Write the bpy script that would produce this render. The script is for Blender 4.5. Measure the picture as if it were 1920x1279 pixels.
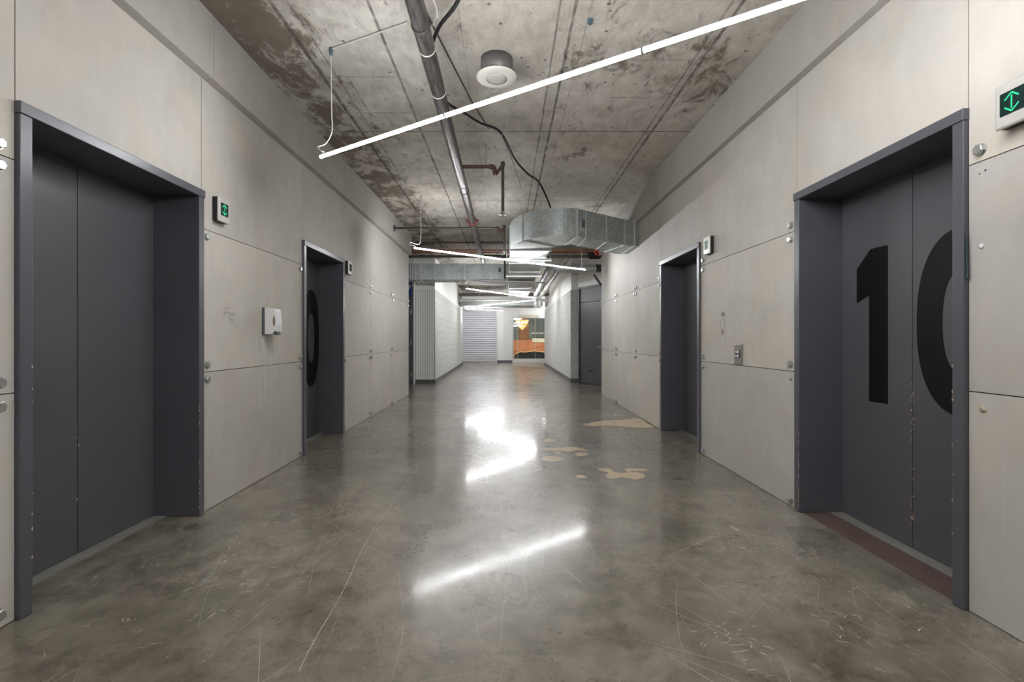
import bpy, math, random
from mathutils import Vector, Matrix
random.seed(7)
PI = math.pi
C = bpy.context.scene
for o in list(bpy.data.objects): bpy.data.objects.remove(o)

# ------------------------------------------------------------------ camera, world, exposure
HC = 1.20                      # camera height
F = 900.0                      # focal length in pixels of a 1920 wide frame
VX, VY = 950.0, 636.0          # vanishing point of the corridor
cd = bpy.data.cameras.new('camera'); cam = bpy.data.objects.new('camera', cd); C.collection.objects.link(cam)
cd.sensor_width = 36; cd.lens = 36*F/1920; cd.shift_x = (960-VX)/1920; cd.shift_y = -(639.5-VY)/1920
cd.clip_start = 0.02; cd.clip_end = 200
cam.location = (0, 0, HC); cam.rotation_euler = (PI/2, 0, 0)
C.camera = cam
w = bpy.data.worlds.new('world'); C.world = w; w.use_nodes = True
w.node_tree.nodes['Background'].inputs[0].default_value = (.75, .8, .85, 1)
w.node_tree.nodes['Background'].inputs[1].default_value = 0.15
C.view_settings.view_transform = 'Standard'; C.view_settings.look = 'None'
C.view_settings.gamma = 1; C.view_settings.use_curve_mapping = False
C.view_settings.exposure = 0.24
LAMP = 138.0                    # emission of the tube lamps

# ------------------------------------------------------------------ dimensions of the place (metres)
XL, XR = -2.10, 2.04           # faces of the wall cladding
YE_L, YE_R = 10.27, 10.31      # corridor ends
YB = -5.0                      # wall behind the camera
ZC = 3.44                      # ceiling
ZB = 3.00                      # underside of the beams
BL, BR = -2.03, 1.98           # beam faces
J1, J2 = 0.97, 1.965           # panel joints
DP_L, DP_R = -2.39, 2.32       # elevator door planes

# ------------------------------------------------------------------ mesh helpers
org = {}
def tag(o, label=None, cat=None, group=None, kind=None):
    if label: o['label'] = label
    if cat: o['category'] = cat
    if group: o['group'] = group
    if kind: o['kind'] = kind
    return o
def empty(name, loc, label=None, cat=None, group=None, kind=None):
    o = bpy.data.objects.new(name, None); o.empty_display_size = .1
    C.collection.objects.link(o); o.location = loc; org[o.name] = Vector(loc)
    return tag(o, label, cat, group, kind)
class MB:
    def __init__(s): s.v = []; s.f = []; s.m = []; s.s = []
    def add(s, vs, fs, m=0, sm=False):
        b = len(s.v); s.v += [tuple(v) for v in vs]
        for f in fs: s.f.append([b+i for i in f]); s.m.append(m); s.s.append(sm)
        return s
    def box(s, x0, x1, y0, y1, z0, z1, m=0):
        x0, x1 = sorted((x0, x1)); y0, y1 = sorted((y0, y1)); z0, z1 = sorted((z0, z1))
        return s.add([(x0,y0,z0),(x1,y0,z0),(x1,y1,z0),(x0,y1,z0),(x0,y0,z1),(x1,y0,z1),(x1,y1,z1),(x0,y1,z1)],
              [(0,3,2,1),(4,5,6,7),(0,1,5,4),(1,2,6,5),(2,3,7,6),(3,0,4,7)], m)
    def prism(s, poly, z0, z1, m=0, sm=False):           # poly in plan, any winding
        a = sum(poly[i][0]*poly[(i+1)%len(poly)][1]-poly[(i+1)%len(poly)][0]*poly[i][1] for i in range(len(poly)))
        if a < 0: poly = poly[::-1]
        n = len(poly)
        vs = [(x,y,z0) for x,y in poly]+[(x,y,z1) for x,y in poly]
        s.add(vs, [tuple(range(n))[::-1], tuple(range(n,2*n))], m)
        b = len(s.v)-2*n
        for i in range(n):
            j = (i+1)%n; s.f.append([b+i,b+j,b+n+j,b+n+i]); s.m.append(m); s.s.append(sm)
        return s
    def prism_x(s, poly, x0, x1, m=0):                   # poly in (y,z), extruded along x
        n = len(poly)
        a = sum(poly[i][0]*poly[(i+1)%n][1]-poly[(i+1)%n][0]*poly[i][1] for i in range(n))
        if a < 0: poly = poly[::-1]
        x0, x1 = min(x0,x1), max(x0,x1)
        vs = [(x0,y,z) for y,z in poly]+[(x1,y,z) for y,z in poly]
        return s.add(vs, [tuple(range(n))[::-1], tuple(range(n,2*n))]+[(i,(i+1)%n,n+(i+1)%n,n+i) for i in range(n)], m)
    def ring_x(s, cy, cz, ay, az, by, bz, x0, x1, m=0, n=64):   # elliptical ring, thickness along x
        x0, x1 = min(x0,x1), max(x0,x1); vs = []
        for x in (x0, x1):
            for (ry, rz) in ((ay, az), (by, bz)):
                for i in range(n):
                    t = 2*PI*i/n; e = .86
                    c_, s_ = math.cos(t), math.sin(t)
                    vs.append((x, cy+ry*math.copysign(abs(c_)**e, c_), cz+rz*math.copysign(abs(s_)**e, s_)))
        fs = []
        for i in range(n):
            j = (i+1)%n
            fs += [(i,n+i,n+j,j), (2*n+i,2*n+j,3*n+j,3*n+i), (i,j,2*n+j,2*n+i), (n+i,3*n+i,3*n+j,n+j)]
        return s.add(vs, fs, m)
    def tube(s, pts, r, seg=12, m=0, caps=True, sm=True):
        pts = [Vector(p) for p in pts]; n = len(pts)
        rs = r if isinstance(r, (list, tuple)) else [r]*n
        up = None; rings = []
        for i, p in enumerate(pts):
            t = (pts[min(i+1,n-1)]-pts[max(i-1,0)]).normalized()
            if up is None:
                up = Vector((0,0,1)) if abs(t.z) < .9 else Vector((1,0,0))
            a = (up - t*up.dot(t)).normalized(); b = t.cross(a); up = a
            rings.append([p+(a*math.cos(2*PI*k/seg)+b*math.sin(2*PI*k/seg))*rs[i] for k in range(seg)])
        vs = [v for rg in rings for v in rg]; fs = []
        for i in range(n-1):
            for k in range(seg):
                k2 = (k+1)%seg; fs.append((i*seg+k, i*seg+k2, (i+1)*seg+k2, (i+1)*seg+k))
        s.add(vs, fs, m, sm)
        if caps:
            s.add(rings[0], [tuple(range(seg))[::-1]], m); s.add(rings[-1], [tuple(range(seg))], m)
        return s
    def lathe(s, prof, c, m=0, seg=32, axis='z', sm=True):
        vs = []; n = len(prof)
        for r, h in prof:
            for k in range(seg):
                t = 2*PI*k/seg; a, b = r*math.cos(t), r*math.sin(t)
                d = {'z':(a,b,h),'x':(h,a,b),'y':(b,h,a)}[axis]
                vs.append((c[0]+d[0], c[1]+d[1], c[2]+d[2]))
        fs = [(i*seg+k, i*seg+(k+1)%seg, (i+1)*seg+(k+1)%seg, (i+1)*seg+k) for i in range(n-1) for k in range(seg)]
        fs += [tuple(range(seg))[::-1], tuple(range((n-1)*seg, n*seg))]
        return s.add(vs, fs, m, sm)
    def ribbon(s, pts, wd, nrm, m=0):                    # flat thin stroke on a surface
        pts = [Vector(p) for p in pts]; nrm = Vector(nrm); vs = []
        n = len(pts)
        for i, p in enumerate(pts):
            t = (pts[min(i+1,n-1)]-pts[max(i-1,0)]).normalized(); sd = t.cross(nrm).normalized()
            k = wd if not isinstance(wd,(list,tuple)) else wd[i]
            vs += [p-sd*k/2, p+sd*k/2]
        return s.add(vs, [(2*i,2*i+1,2*i+3,2*i+2) for i in range(n-1)], m)
    def xf(s, M):
        s.v = [tuple(M@Vector(v)) for v in s.v]; return s
    def build(s, name, mats, parent=None, bevel=0, autosm=False, origin=None):
        if not isinstance(mats, (list, tuple)): mats = [mats]
        if parent is not None: O = org[parent.name]
        elif origin is not None: O = Vector(origin)
        else:
            xs = [v[0] for v in s.v]; ys = [v[1] for v in s.v]; zs = [v[2] for v in s.v]
            O = Vector(((min(xs)+max(xs))/2, (min(ys)+max(ys))/2, min(zs)))
        me = bpy.data.meshes.new(name)
        me.from_pydata([tuple(Vector(v)-O) for v in s.v], [], s.f)
        for mt in mats: me.materials.append(mt)
        me.polygons.foreach_set('material_index', s.m); me.polygons.foreach_set('use_smooth', s.s)
        me.update()
        o = bpy.data.objects.new(name, me); C.collection.objects.link(o)
        if parent is not None: o.parent = parent
        else: o.location = O
        org[o.name] = O
        if bevel:
            b = o.modifiers.new('bevel', 'BEVEL'); b.width = bevel; b.segments = 2; b.limit_method = 'ANGLE'; b.angle_limit = math.radians(40)
        return o

# ------------------------------------------------------------------ material helpers
def srgb(r, g, b):
    f = lambda c: (c/255)/12.92 if c/255 <= .04045 else ((c/255+.055)/1.055)**2.4
    return (f(r), f(g), f(b), 1)
class NT:
    def __init__(s, name):
        s.mat = bpy.data.materials.new(name); s.mat.use_nodes = True
        s.t = s.mat.node_tree; s.t.nodes.clear()
        s.out = s.t.nodes.new('ShaderNodeOutputMaterial'); s.geo = s.t.nodes.new('ShaderNodeNewGeometry')
        s.pos = s.geo.outputs['Position']
    def n(s, ty, **kw):
        nd = s.t.nodes.new(ty)
        for k, v in kw.items(): setattr(nd, k, v)
        return nd
    def link(s, a, b):
        if isinstance(a, (int, float)): b.default_value = a
        elif isinstance(a, tuple): b.default_value = a
        else: s.t.links.new(a, b)
    def math(s, op, a, b=0.0, c=0.0, clamp=False):
        nd = s.n('ShaderNodeMath', operation=op); nd.use_clamp = clamp
        s.link(a, nd.inputs[0]); s.link(b, nd.inputs[1]); s.link(c, nd.inputs[2]); return nd.outputs[0]
    def noise(s, scale, detail=4, rough=.55, vec=None, dist=0.0):
        nd = s.n('ShaderNodeTexNoise'); s.link(vec if vec is not None else s.pos, nd.inputs['Vector'])
        nd.inputs['Scale'].default_value = scale; nd.inputs['Detail'].default_value = detail
        nd.inputs['Roughness'].default_value = rough; nd.inputs['Distortion'].default_value = dist
        return nd.outputs['Fac']
    def scaled(s, sx, sy, sz, off=(0,0,0), rot=(0,0,0)):
        nd = s.n('ShaderNodeMapping'); s.link(s.pos, nd.inputs[0]); nd.inputs['Scale'].default_value = (sx,sy,sz)
        nd.inputs['Location'].default_value = off; nd.inputs['Rotation'].default_value = rot
        return nd.outputs[0]
    def xyz(s):
        nd = s.n('ShaderNodeSeparateXYZ'); s.link(s.pos, nd.inputs[0]); return nd.outputs
    def mapr(s, v, a, b, c=0.0, d=1.0, clamp=True):
        nd = s.n('ShaderNodeMapRange'); nd.clamp = clamp; s.link(v, nd.inputs[0])
        for i, k in enumerate((a,b,c,d)): nd.inputs[i+1].default_value = k
        return nd.outputs[0]
    def smooth(s, v, a, b, c=0.0, d=1.0):
        nd = s.n('ShaderNodeMapRange', interpolation_type='SMOOTHSTEP'); s.link(v, nd.inputs[0])
        for i, k in enumerate((a,b,c,d)): nd.inputs[i+1].default_value = k
        return nd.outputs[0]
    def mix(s, f, a, b, mode='MIX'):
        nd = s.n('ShaderNodeMix', data_type='RGBA', blend_type=mode)
        s.link(f, nd.inputs[0]); s.link(a, nd.inputs[6]); s.link(b, nd.inputs[7]); return nd.outputs[2]
    def bump(s, h, strength=.3, dist=.01, base=None):
        nd = s.n('ShaderNodeBump'); nd.inputs['Strength'].default_value = strength; nd.inputs['Distance'].default_value = dist
        s.link(h, nd.inputs['Height'])
        if base is not None: s.link(base, nd.inputs['Normal'])
        return nd.outputs[0]
    def bsdf(s, col, rough=.5, metal=0.0, normal=None, spec=.5, coat=0.0, emis=None, estr=0.0):
        nd = s.n('ShaderNodeBsdfPrincipled')
        s.link(col, nd.inputs['Base Color']); s.link(rough, nd.inputs['Roughness']); s.link(metal, nd.inputs['Metallic'])
        s.link(spec, nd.inputs['Specular IOR Level']); s.link(coat, nd.inputs['Coat Weight'])
        nd.inputs['Coat Roughness'].default_value = .1
        if normal is not None: s.link(normal, nd.inputs['Normal'])
        if emis is not None: s.link(emis, nd.inputs['Emission Color']); s.link(estr, nd.inputs['Emission Strength'])
        s.t.links.new(nd.outputs[0], s.out.inputs[0]); s.bs = nd
        return s.mat

def m_plain(name, col, rough=.5, metal=0.0, var=.12, nscale=8, bump=0.0, spec=.5):
    t = NT(name); n1 = t.noise(nscale, 5)
    k = t.mapr(n1, .3, .7, 1-var, 1+var)
    c = t.mix(1.0, col, t.n('ShaderNodeCombineColor').outputs[0], 'MULTIPLY')
    cc = c.node.inputs[7].links[0].from_node
    for i in range(3): t.link(k, cc.inputs[i])
    nm = t.bump(t.noise(nscale*12, 3), bump, .004) if bump else None
    return t.bsdf(c, t.mapr(n1, .3, .7, max(.02, rough*.88), min(1, rough*1.12)), metal, nm, spec)

def m_emit(name, col, strength):
    t = NT(name); e = t.n('ShaderNodeEmission'); e.inputs[0].default_value = col; e.inputs[1].default_value = strength
    t.t.links.new(e.outputs[0], t.out.inputs[0]); return t.mat

def m_panel(name, col, seed):
    t = NT(name)
    a = t.noise(1.7, 6, .6, t.scaled(1,1,1,(seed,seed*2,seed)), .3)
    b = t.noise(9, 6, .65, t.scaled(1,1,.35,(seed,0,0)))
    g = t.noise(140, 3)
    k = t.math('ADD', t.math('MULTIPLY', a, .26), t.math('MULTIPLY', b, .16))
    k = t.math('ADD', k, t.math('MULTIPLY', g, .07))
    v = t.mapr(k, .15, .35, .84, 1.13)
    warm = t.mapr(t.noise(2.6, 4, .5, t.scaled(1,1,1,(seed+9,3,1))), .35, .65)
    base = t.mix(warm, col, (col[0]*1.03, col[1]*.99, col[2]*.94, 1))
    base = t.mix(1.0, base, (1,1,1,1), 'MULTIPLY')
    cc = t.n('ShaderNodeCombineColor'); [t.link(v, cc.inputs[i]) for i in range(3)]
    t.link(cc.outputs[0], base.node.inputs[7])
    # pale vertical streaks that run down the lower boards
    st = t.noise(1, 3, .5, t.scaled(30, 30, .9, (seed,0,0)))
    z = t.xyz()[2]
    st = t.math('MULTIPLY', t.smooth(st, .62, .76), t.smooth(z, 1.3, .5, 0, .22))
    base = t.mix(st, base, (.62,.62,.6,1))
    # speckle pits
    vo = t.n('ShaderNodeTexVoronoi'); vo.inputs['Scale'].default_value = 7; t.link(t.pos, vo.inputs['Vector'])
    pit = t.smooth(vo.outputs['Distance'], .035, .015, 0, .5)
    base = t.mix(pit, base, (.3,.27,.24,1))
    return t.bsdf(base, .62, 0, t.bump(t.math('ADD', g, b), .12, .002), .35)

M = {}
PC = srgb(192,189,183)
M['panel'] = [m_panel('cement_board_%s' % k, c, s) for k, c, s in (('a', PC, 0.), ('b', (PC[0]*.95,PC[1]*.955,PC[2]*.97,1), 4.), ('c', (PC[0]*1.05,PC[1]*1.04,PC[2]*1.02,1), 11.))]
M['beam'] = m_panel('beam_cladding', srgb(172,170,165), 20.)
M['gap'] = m_plain('joint_shadow_gap', srgb(70,60,50), .9)  # dark backing seen through the panel joints
M['paint'] = m_plain('charcoal_door_paint', srgb(84,84,91), .36, 0, .05, 2.5, .05, .5)
M['paint_leaf'] = m_plain('charcoal_leaf_paint', srgb(86,85,90), .42, 0, .06, 1.6, .08, .45)
M['digit'] = m_plain('black_numeral_vinyl', srgb(13,13,14), .5, 0, .05, spec=.25)
M['black'] = m_plain('black_plastic', srgb(24,24,26), .45)
M['rubber'] = m_plain('black_flexible_conduit', srgb(26,26,28), .42)
M['alu'] = m_plain('brushed_aluminium', srgb(176,174,166), .34, .5, .08, 20)
M['steel'] = m_plain('stainless_steel', srgb(206,204,198), .35, .35, .04, 30)
M['zincbolt'] = m_plain('zinc_bolt', srgb(182,184,180), .33, .75, .1, 60)
M['white'] = m_plain('white_plastic', srgb(226,226,226), .35, 0, .03)
M['cord'] = m_plain('white_cable', srgb(205,203,198), .5, 0, .03)
M['wallwhite'] = m_plain('white_painted_wall', srgb(238,237,234), .6, 0, .03, 1.5, .1)
M['baseb'] = m_plain('grey_rubber_baseboard', srgb(88,88,90), .45, 0, .05)
M['copper'] = m_plain('copper_pipe', srgb(168,112,88), .4, .6, .15, 12)
M['darkpipe'] = m_plain('dark_iron_pipe', srgb(78,72,68), .42, .4, .2, 14)
M['rust'] = m_plain('rusty_fitting', srgb(84,60,50), .6, .3, .25, 30)
M['redfit'] = m_plain('red_coupling', srgb(104,48,40), .5, .1, .2, 30)
M['redwheel'] = m_plain('orange_red_handwheel', srgb(214,74,44), .45, 0, .1, 20)
M['insul'] = m_plain('silver_foil_jacket', srgb(200,202,206), .42, .5, .08, 9, .25)
M['concwhite'] = m_plain('pale_pipe_jacket', srgb(206,206,200), .5, .1, .06, 9)
M['greymetal'] = m_plain('grey_drum_metal', srgb(128,124,124), .4, .5, .12, 14)
M['speakergrille'] = m_plain('speaker_grille', srgb(196,193,186), .6, 0, .05, 120)
M['speakerwhite'] = m_plain('speaker_white_enamel', srgb(222,220,210), .4, 0, .03)
M['blue'] = m_plain('blue_sign_face', srgb(24,58,112), .4, 0, .06)
M['bluesticker'] = m_plain('blue_grey_sticker', srgb(82,106,118), .5, 0, .05)
M['screen'] = m_plain('dark_green_display', srgb(20,44,42), .2, 0, .1, 40)
M['green'] = m_emit('green_arrow_light', (.05,.75,.36,1), 1.1)
M['palescreen'] = m_plain('pale_washed_display', srgb(176,196,190), .15, 0, .1, 40)  # whitish reflection on the far right lantern display put into its colour
M['lamp'] = m_emit('lamp_diffuser', (.97,.98,1,1), LAMP)
M['lamphouse'] = m_plain('lamp_housing', srgb(170,170,172), .4, .3, .03)
M['patch'] = m_plain('tan_floor_filler', srgb(196,176,146), .3, 0, .08, 5)
M['ink'] = m_plain('black_marker_ink', srgb(62,56,54), .6)
M['drip'] = m_plain('dried_soap_drip', srgb(226,225,220), .5)
M['dirt'] = m_plain('brown_grease_mark', srgb(122,108,98), .5, 0, .25, 30)
M['dirt2'] = m_plain('grey_run_mark', srgb(138,130,118), .6, 0, .2, 30)
M['chip'] = m_plain('chipped_bare_spot', srgb(190,160,140), .7, 0, .3, 60)
M['scratch'] = m_plain('pale_floor_scratch', srgb(196,189,177), .4, 0, .1, 10)
M['threshold'] = m_plain('rust_stained_threshold', srgb(104,86,80), .5, .1, .25, 12)
M['copperglow'] = m_emit('chandelier_glow', (1,.55,.2,1), 1.5)
M['warmbulb'] = m_emit('chandelier_bulbs', (1,.8,.5,1), 7.0)
M['gold'] = m_emit('lit_gold_letter', (1,.85,.6,1), 1.6)
M['slate'] = m_plain('slate_wall_paint', srgb(150,162,158), .6, 0, .06, 2)
M['slate2'] = m_plain('dark_slate_slat', srgb(128,136,132), .5, 0, .08, 4)
M['orangewood'] = m_plain('amber_wood_column', srgb(196,120,62), .5, 0, .15, 3)
M['cream'] = m_plain('cream_counter', srgb(206,198,176), .5, 0, .04)
M['deskbase'] = m_plain('dark_desk_base', srgb(48,54,54), .5, 0, .1)

def m_desk():
    t = NT('live_edge_wood')
    wv = t.noise(2.2, 6, .6, t.scaled(.5, 1, 5), .8)
    c = t.mix(t.mapr(wv, .35, .65), srgb(168,92,58), srgb(206,134,88))
    z = t.xyz()[2]
    return t.bsdf(c, .4)
M['desk'] = m_desk()
M['liveedge'] = m_plain('pale_live_edge', srgb(222,178,112), .45, 0, .1, 6)

def m_galv():
    t = NT('galvanised_sheet')
    vo = t.n('ShaderNodeTexVoronoi'); vo.inputs['Scale'].default_value = 55; t.link(t.pos, vo.inputs['Vector'])
    n1 = t.noise(3.2, 5, .6); n2 = t.noise(24, 5, .7)
    k = t.math('ADD', t.math('MULTIPLY', vo.outputs['Color'], .25), t.math('ADD', t.math('MULTIPLY', n1, .5), t.math('MULTIPLY', n2, .3)))
    c = t.mix(t.mapr(k, .35, .75), srgb(150,158,158), srgb(214,219,217))
    return t.bsdf(c, t.mapr(n2, .3, .7, .42, .6), .62, t.bump(n1, .25, .02))
M['galv'] = m_galv()
M['galvedge'] = m_plain('galvanised_flange', srgb(196,199,197), .4, .45, .1, 20)

def m_pipe():
    t = NT('bare_steel_main_pipe')
    n1 = t.noise(5, 5, .6, t.scaled(6, .8, 6)); n2 = t.noise(30, 4)
    c = t.mix(t.mapr(n1, .35, .65), srgb(64,61,61), srgb(122,118,116))
    c = t.mix(t.smooth(n2, .6, .72, 0, .6), c, srgb(92,70,58))
    return t.bsdf(c, t.mapr(n1, .3, .7, .26, .42), .6)
M['pipe'] = m_pipe()

def m_block(name, ribs=False):
    t = NT(name)
    br = t.n('ShaderNodeTexBrick')
    # blocks laid in the y/z plane
    sp = t.xyz(); cb = t.n('ShaderNodeCombineXYZ')
    t.link(t.math('ADD', sp[1], sp[0]), cb.inputs[0]); t.link(sp[2], cb.inputs[1])
    t.link(cb.outputs[0], br.inputs['Vector'])
    br.inputs['Scale'].default_value = 1; br.inputs['Brick Width'].default_value = .4; br.inputs['Row Height'].default_value = .2
    br.inputs['Mortar Size'].default_value = .006; br.inputs['Mortar Smooth'].default_value = .4
    br.inputs['Color1'].default_value = (1,1,1,1); br.inputs['Color2'].default_value = (.8,.8,.8,1); br.inputs['Mortar'].default_value = (0,0,0,1)
    rough_n = t.noise(16, 7, .7, t.scaled(1,1,.6)); big = t.noise(3.4, 3, .5)
    mort = t.math('MULTIPLY', br.outputs['Fac'], t.smooth(big, .46, .6, .1, .8))
    c = t.mix(t.mapr(rough_n, .3, .7), srgb(218,217,212), srgb(243,242,239))
    c = t.mix(t.math('MULTIPLY', mort, .6), c, srgb(150,148,142))
    h = t.math('SUBTRACT', t.math('MULTIPLY', rough_n, 1.4), t.math('MULTIPLY', mort, .5))
    return t.bsdf(c, .7, 0, t.bump(h, 1.0, .06), .3)
M['block'] = m_block('split_face_block')
M['rib'] = m_plain('ribbed_block_paint', srgb(232,231,227), .65, 0, .05, 6, .3)
M['groove'] = m_plain('groove_between_ribs', srgb(120,118,112), .8, 0, .05)

def m_ceiling():
    t = NT('formwork_concrete_ceiling')
    x, y, z = t.xyz()
    a = t.noise(1.1, 7, .62, None, .4); b = t.noise(5.5, 7, .7, t.scaled(1.6,.8,1), .6); g = t.noise(60, 4, .6)
    k = t.math('ADD', t.math('ADD', t.math('MULTIPLY', a, .5), t.math('MULTIPLY', b, .4)), t.math('MULTIPLY', g, .1))
    c = t.mix(t.mapr(k, .38, .6), srgb(158,153,144), srgb(216,212,204))
    # board to board tone, panels 1.22 wide x 2.6 long
    fx = t.math('FLOOR', t.math('DIVIDE', t.math('ADD', x, 1.57), 1.04)); fy = t.math('FLOOR', t.math('DIVIDE', y, 2.6))
    wn = t.n('ShaderNodeTexWhiteNoise', noise_dimensions='2D'); cb = t.n('ShaderNodeCombineXYZ'); t.link(fx, cb.inputs[0]); t.link(fy, cb.inputs[1])
    t.link(cb.outputs[0], wn.inputs['Vector'])
    c = t.mix(t.mapr(wn.outputs['Value'], 0, 1, .0, .28), c, srgb(178,164,146))
    # dark damp staining, heaviest in the strip by the left beam and in patches on the right
    sm = t.noise(3.2, 9, .8, t.scaled(1.3,.8,1,(3.1,1.7,0)), .5)
    left = t.smooth(x, -1.05, -1.75); patch = t.smooth(t.noise(.55, 3, .5, t.scaled(1,1,1,(5.2,2.4,0))), .52, .66)
    wt = t.math('ADD', t.math('MULTIPLY', left, .135), t.math('MULTIPLY', patch, .10))
    stain = t.smooth(t.math('ADD', sm, wt), .56, .70, 0, .85)
    c = t.mix(stain, c, srgb(98,87,74))
    # fine dark specks
    vo = t.n('ShaderNodeTexVoronoi'); vo.inputs['Scale'].default_value = 9; t.link(t.scaled(1,1,1,(0,0,0)), vo.inputs['Vector'])
    spk = t.math('MULTIPLY', t.smooth(t.math('ADD', vo.outputs['Distance'], t.math('MULTIPLY', t.noise(50, 3), .16)), .24, .16), t.smooth(t.noise(3.1, 3), .48, .6))
    c = t.mix(t.math('MULTIPLY', spk, .85), c, srgb(80,72,64))
    # pale lime bloom
    lb = t.smooth(t.noise(3.7, 6, .7, t.scaled(1,.6,1,(8,8,0))), .62, .78, 0, .5)
    c = t.mix(t.math('MULTIPLY', lb, t.math('SUBTRACT', 1.0, stain)), c, srgb(230,227,220))
    # joints of the formwork
    wob = t.math('MULTIPLY', t.math('SUBTRACT', t.noise(1.5, 3), .5), .02)
    line = None
    def addl(v, at, wd, st, cond=None):
        nonlocal line
        d = t.math('ABSOLUTE', t.math('SUBTRACT', t.math('ADD', v, wob), at))
        q = t.smooth(d, wd, wd*.35, 0, st)
        if cond is not None: q = t.math('MULTIPLY', q, cond)
        line = q if line is None else t.math('MAXIMUM', line, q)
    for at, wd, st in ((-1.57,.024,.9),(-1.45,.012,.5),(-.92,.015,.85),(-.33,.004,.4),(.36,.010,.7),(.465,.015,.9),(.57,.005,.4),(1.50,.012,.6),(1.57,.018,.8)): addl(x, at, wd, st)
    for at, wd, st in ((.0,.01,.5),(2.6,.010,.5),(5.18,.014,.85),(7.78,.011,.7),(9.2,.010,.5),(10.4,.014,.7),(13,.012,.6),(15.6,.012,.6),(18.2,.012,.6),(20.8,.012,.6)): addl(y, at, wd, st)
    cl = t.math('MULTIPLY', t.smooth(x, -.90, -.93), t.smooth(x, -1.5, -1.48))
    for at in (4.1, 4.75, 6.9, 7.3): addl(y, at, .008, .6, cl)
    ve = t.math('MULTIPLY', t.smooth(y, 4.08, 4.1), t.smooth(y, 4.77, 4.75))
    addl(x, -1.36, .008, .6, ve)
    cr = t.math('MULTIPLY', t.smooth(x, .9, .93), t.smooth(x, 1.56, 1.52))
    for at in (3.85, 4.45): addl(y, at, .008, .5, cr)
    lc = t.math('MULTIPLY', line, t.mapr(t.noise(7, 4), .3, .6, .35, 1))
    c = t.mix(lc, c, srgb(78,72,66))
    h = t.math('SUBTRACT', t.math('MULTIPLY', b, .5), line)
    return t.bsdf(c, .8, 0, t.bump(h, .35, .012), .25)
M['ceiling'] = m_ceiling()

def m_floor():
    t = NT('polished_concrete_floor')
    x, y, z = t.xyz()
    a = t.noise(.9, 7, .6, None, .5); b = t.noise(6, 8, .72, t.scaled(1,1,1,(2,2,0)), .4); g = t.noise(170, 4, .7)
    k = t.math('ADD', t.math('ADD', t.math('MULTIPLY', a, .34), t.math('MULTIPLY', b, .42)), t.math('MULTIPLY', g, .24))
    c = t.mix(t.mapr(k, .40, .60), srgb(83,76,64), srgb(149,142,128))
    gr = t.smooth(t.noise(2.1, 4, .6, t.scaled(1,1,1,(7,1,0))), .48, .66, 0, .35)
    c = t.mix(gr, c, srgb(118,112,98))
    # aggregate specks, dark and pale
    v1 = t.n('ShaderNodeTexVoronoi'); v1.inputs['Scale'].default_value = 62; t.link(t.pos, v1.inputs['Vector'])
    c = t.mix(t.math('MULTIPLY', t.smooth(v1.outputs['Distance'], .22, .12), t.smooth(t.noise(4, 4), .52, .7, 0, .5)), c, srgb(50,46,42))
    v2 = t.n('ShaderNodeTexVoronoi'); v2.inputs['Scale'].default_value = 14; t.link(t.scaled(1,1,1,(3,5,0)), v2.inputs['Vector'])
    c = t.mix(t.smooth(v2.outputs['Distance'], .075, .03, 0, .85), c, srgb(186,178,162))
    # scuffed dull haze along the edges by the doors
    sc = t.noise(13, 8, .8, t.scaled(1,.45,1), 1.2); area = t.smooth(t.noise(1.0, 4, .5, t.scaled(1,1,1,(1.2,4.1,0))), .42, .62)
    side = t.smooth(t.math('ABSOLUTE', x), .7, 1.6)
    scuff = t.math('MULTIPLY', t.smooth(sc, .54, .66), t.math('MULTIPLY', area, t.mapr(side, 0, 1, .25, 1)))
    c = t.mix(t.math('MULTIPLY', scuff, .85), c, srgb(188,181,170))
    # long sawn joint
    d = t.math('ABSOLUTE', t.math('ADD', t.math('ADD', x, .80), t.math('MULTIPLY', t.math('SUBTRACT', y, 3), -.012)))
    n3 = t.noise(34, 5, .6); n4 = t.noise(2.4, 4)
    r = t.math('ADD', t.mapr(n4, .3, .7, .24, .32), t.math('MULTIPLY', scuff, .2))
    r = t.math('ADD', r, t.mapr(n3, .4, .7, 0, .03))
    nm = t.bump(t.math('ADD', t.noise(5, 3), t.math('MULTIPLY', n3, .08)), .025, .02)
    m_ = t.bsdf(c, r, 0, nm, .6, .36); t.link(t.math('ADD', t.mapr(n4, .35, .65, .08, .12), t.math('MULTIPLY', scuff, .12)), t.bs.inputs['Coat Roughness']); t.bs.inputs['Coat IOR'].default_value = 1.5; return m_
M['floor'] = m_floor()

def m_glass():
    t = NT('clear_storefront_glass')
    tr = t.n('ShaderNodeBsdfTransparent'); tr.inputs[0].default_value = (.93,.96,.95,1)
    gl = t.n('ShaderNodeBsdfGlossy'); gl.inputs['Roughness'].default_value = .02
    fr = t.n('ShaderNodeFresnel'); fr.inputs[0].default_value = 1.5
    mx = t.n('ShaderNodeMixShader'); t.link(fr.outputs[0], mx.inputs[0])
    t.t.links.new(tr.outputs[0], mx.inputs[1]); t.t.links.new(gl.outputs[0], mx.inputs[2]); t.t.links.new(mx.outputs[0], t.out.inputs[0])
    return t.mat
M['glass'] = m_glass()

# ------------------------------------------------------------------ setting: floor, ceiling
fl = MB().box(-4.6, 4.6, YB-.2, 31, -.15, 0).build('floor', M['floor']); tag(fl, 'polished grey brown concrete floor with scratches and tan patches', kind='structure')
ce = MB().box(-4.6, 4.6, YB-.2, 24.4, ZC, ZC+.2).build('ceiling', M['ceiling']); tag(ce, 'stained board-marked raw concrete ceiling', kind='structure')

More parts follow.
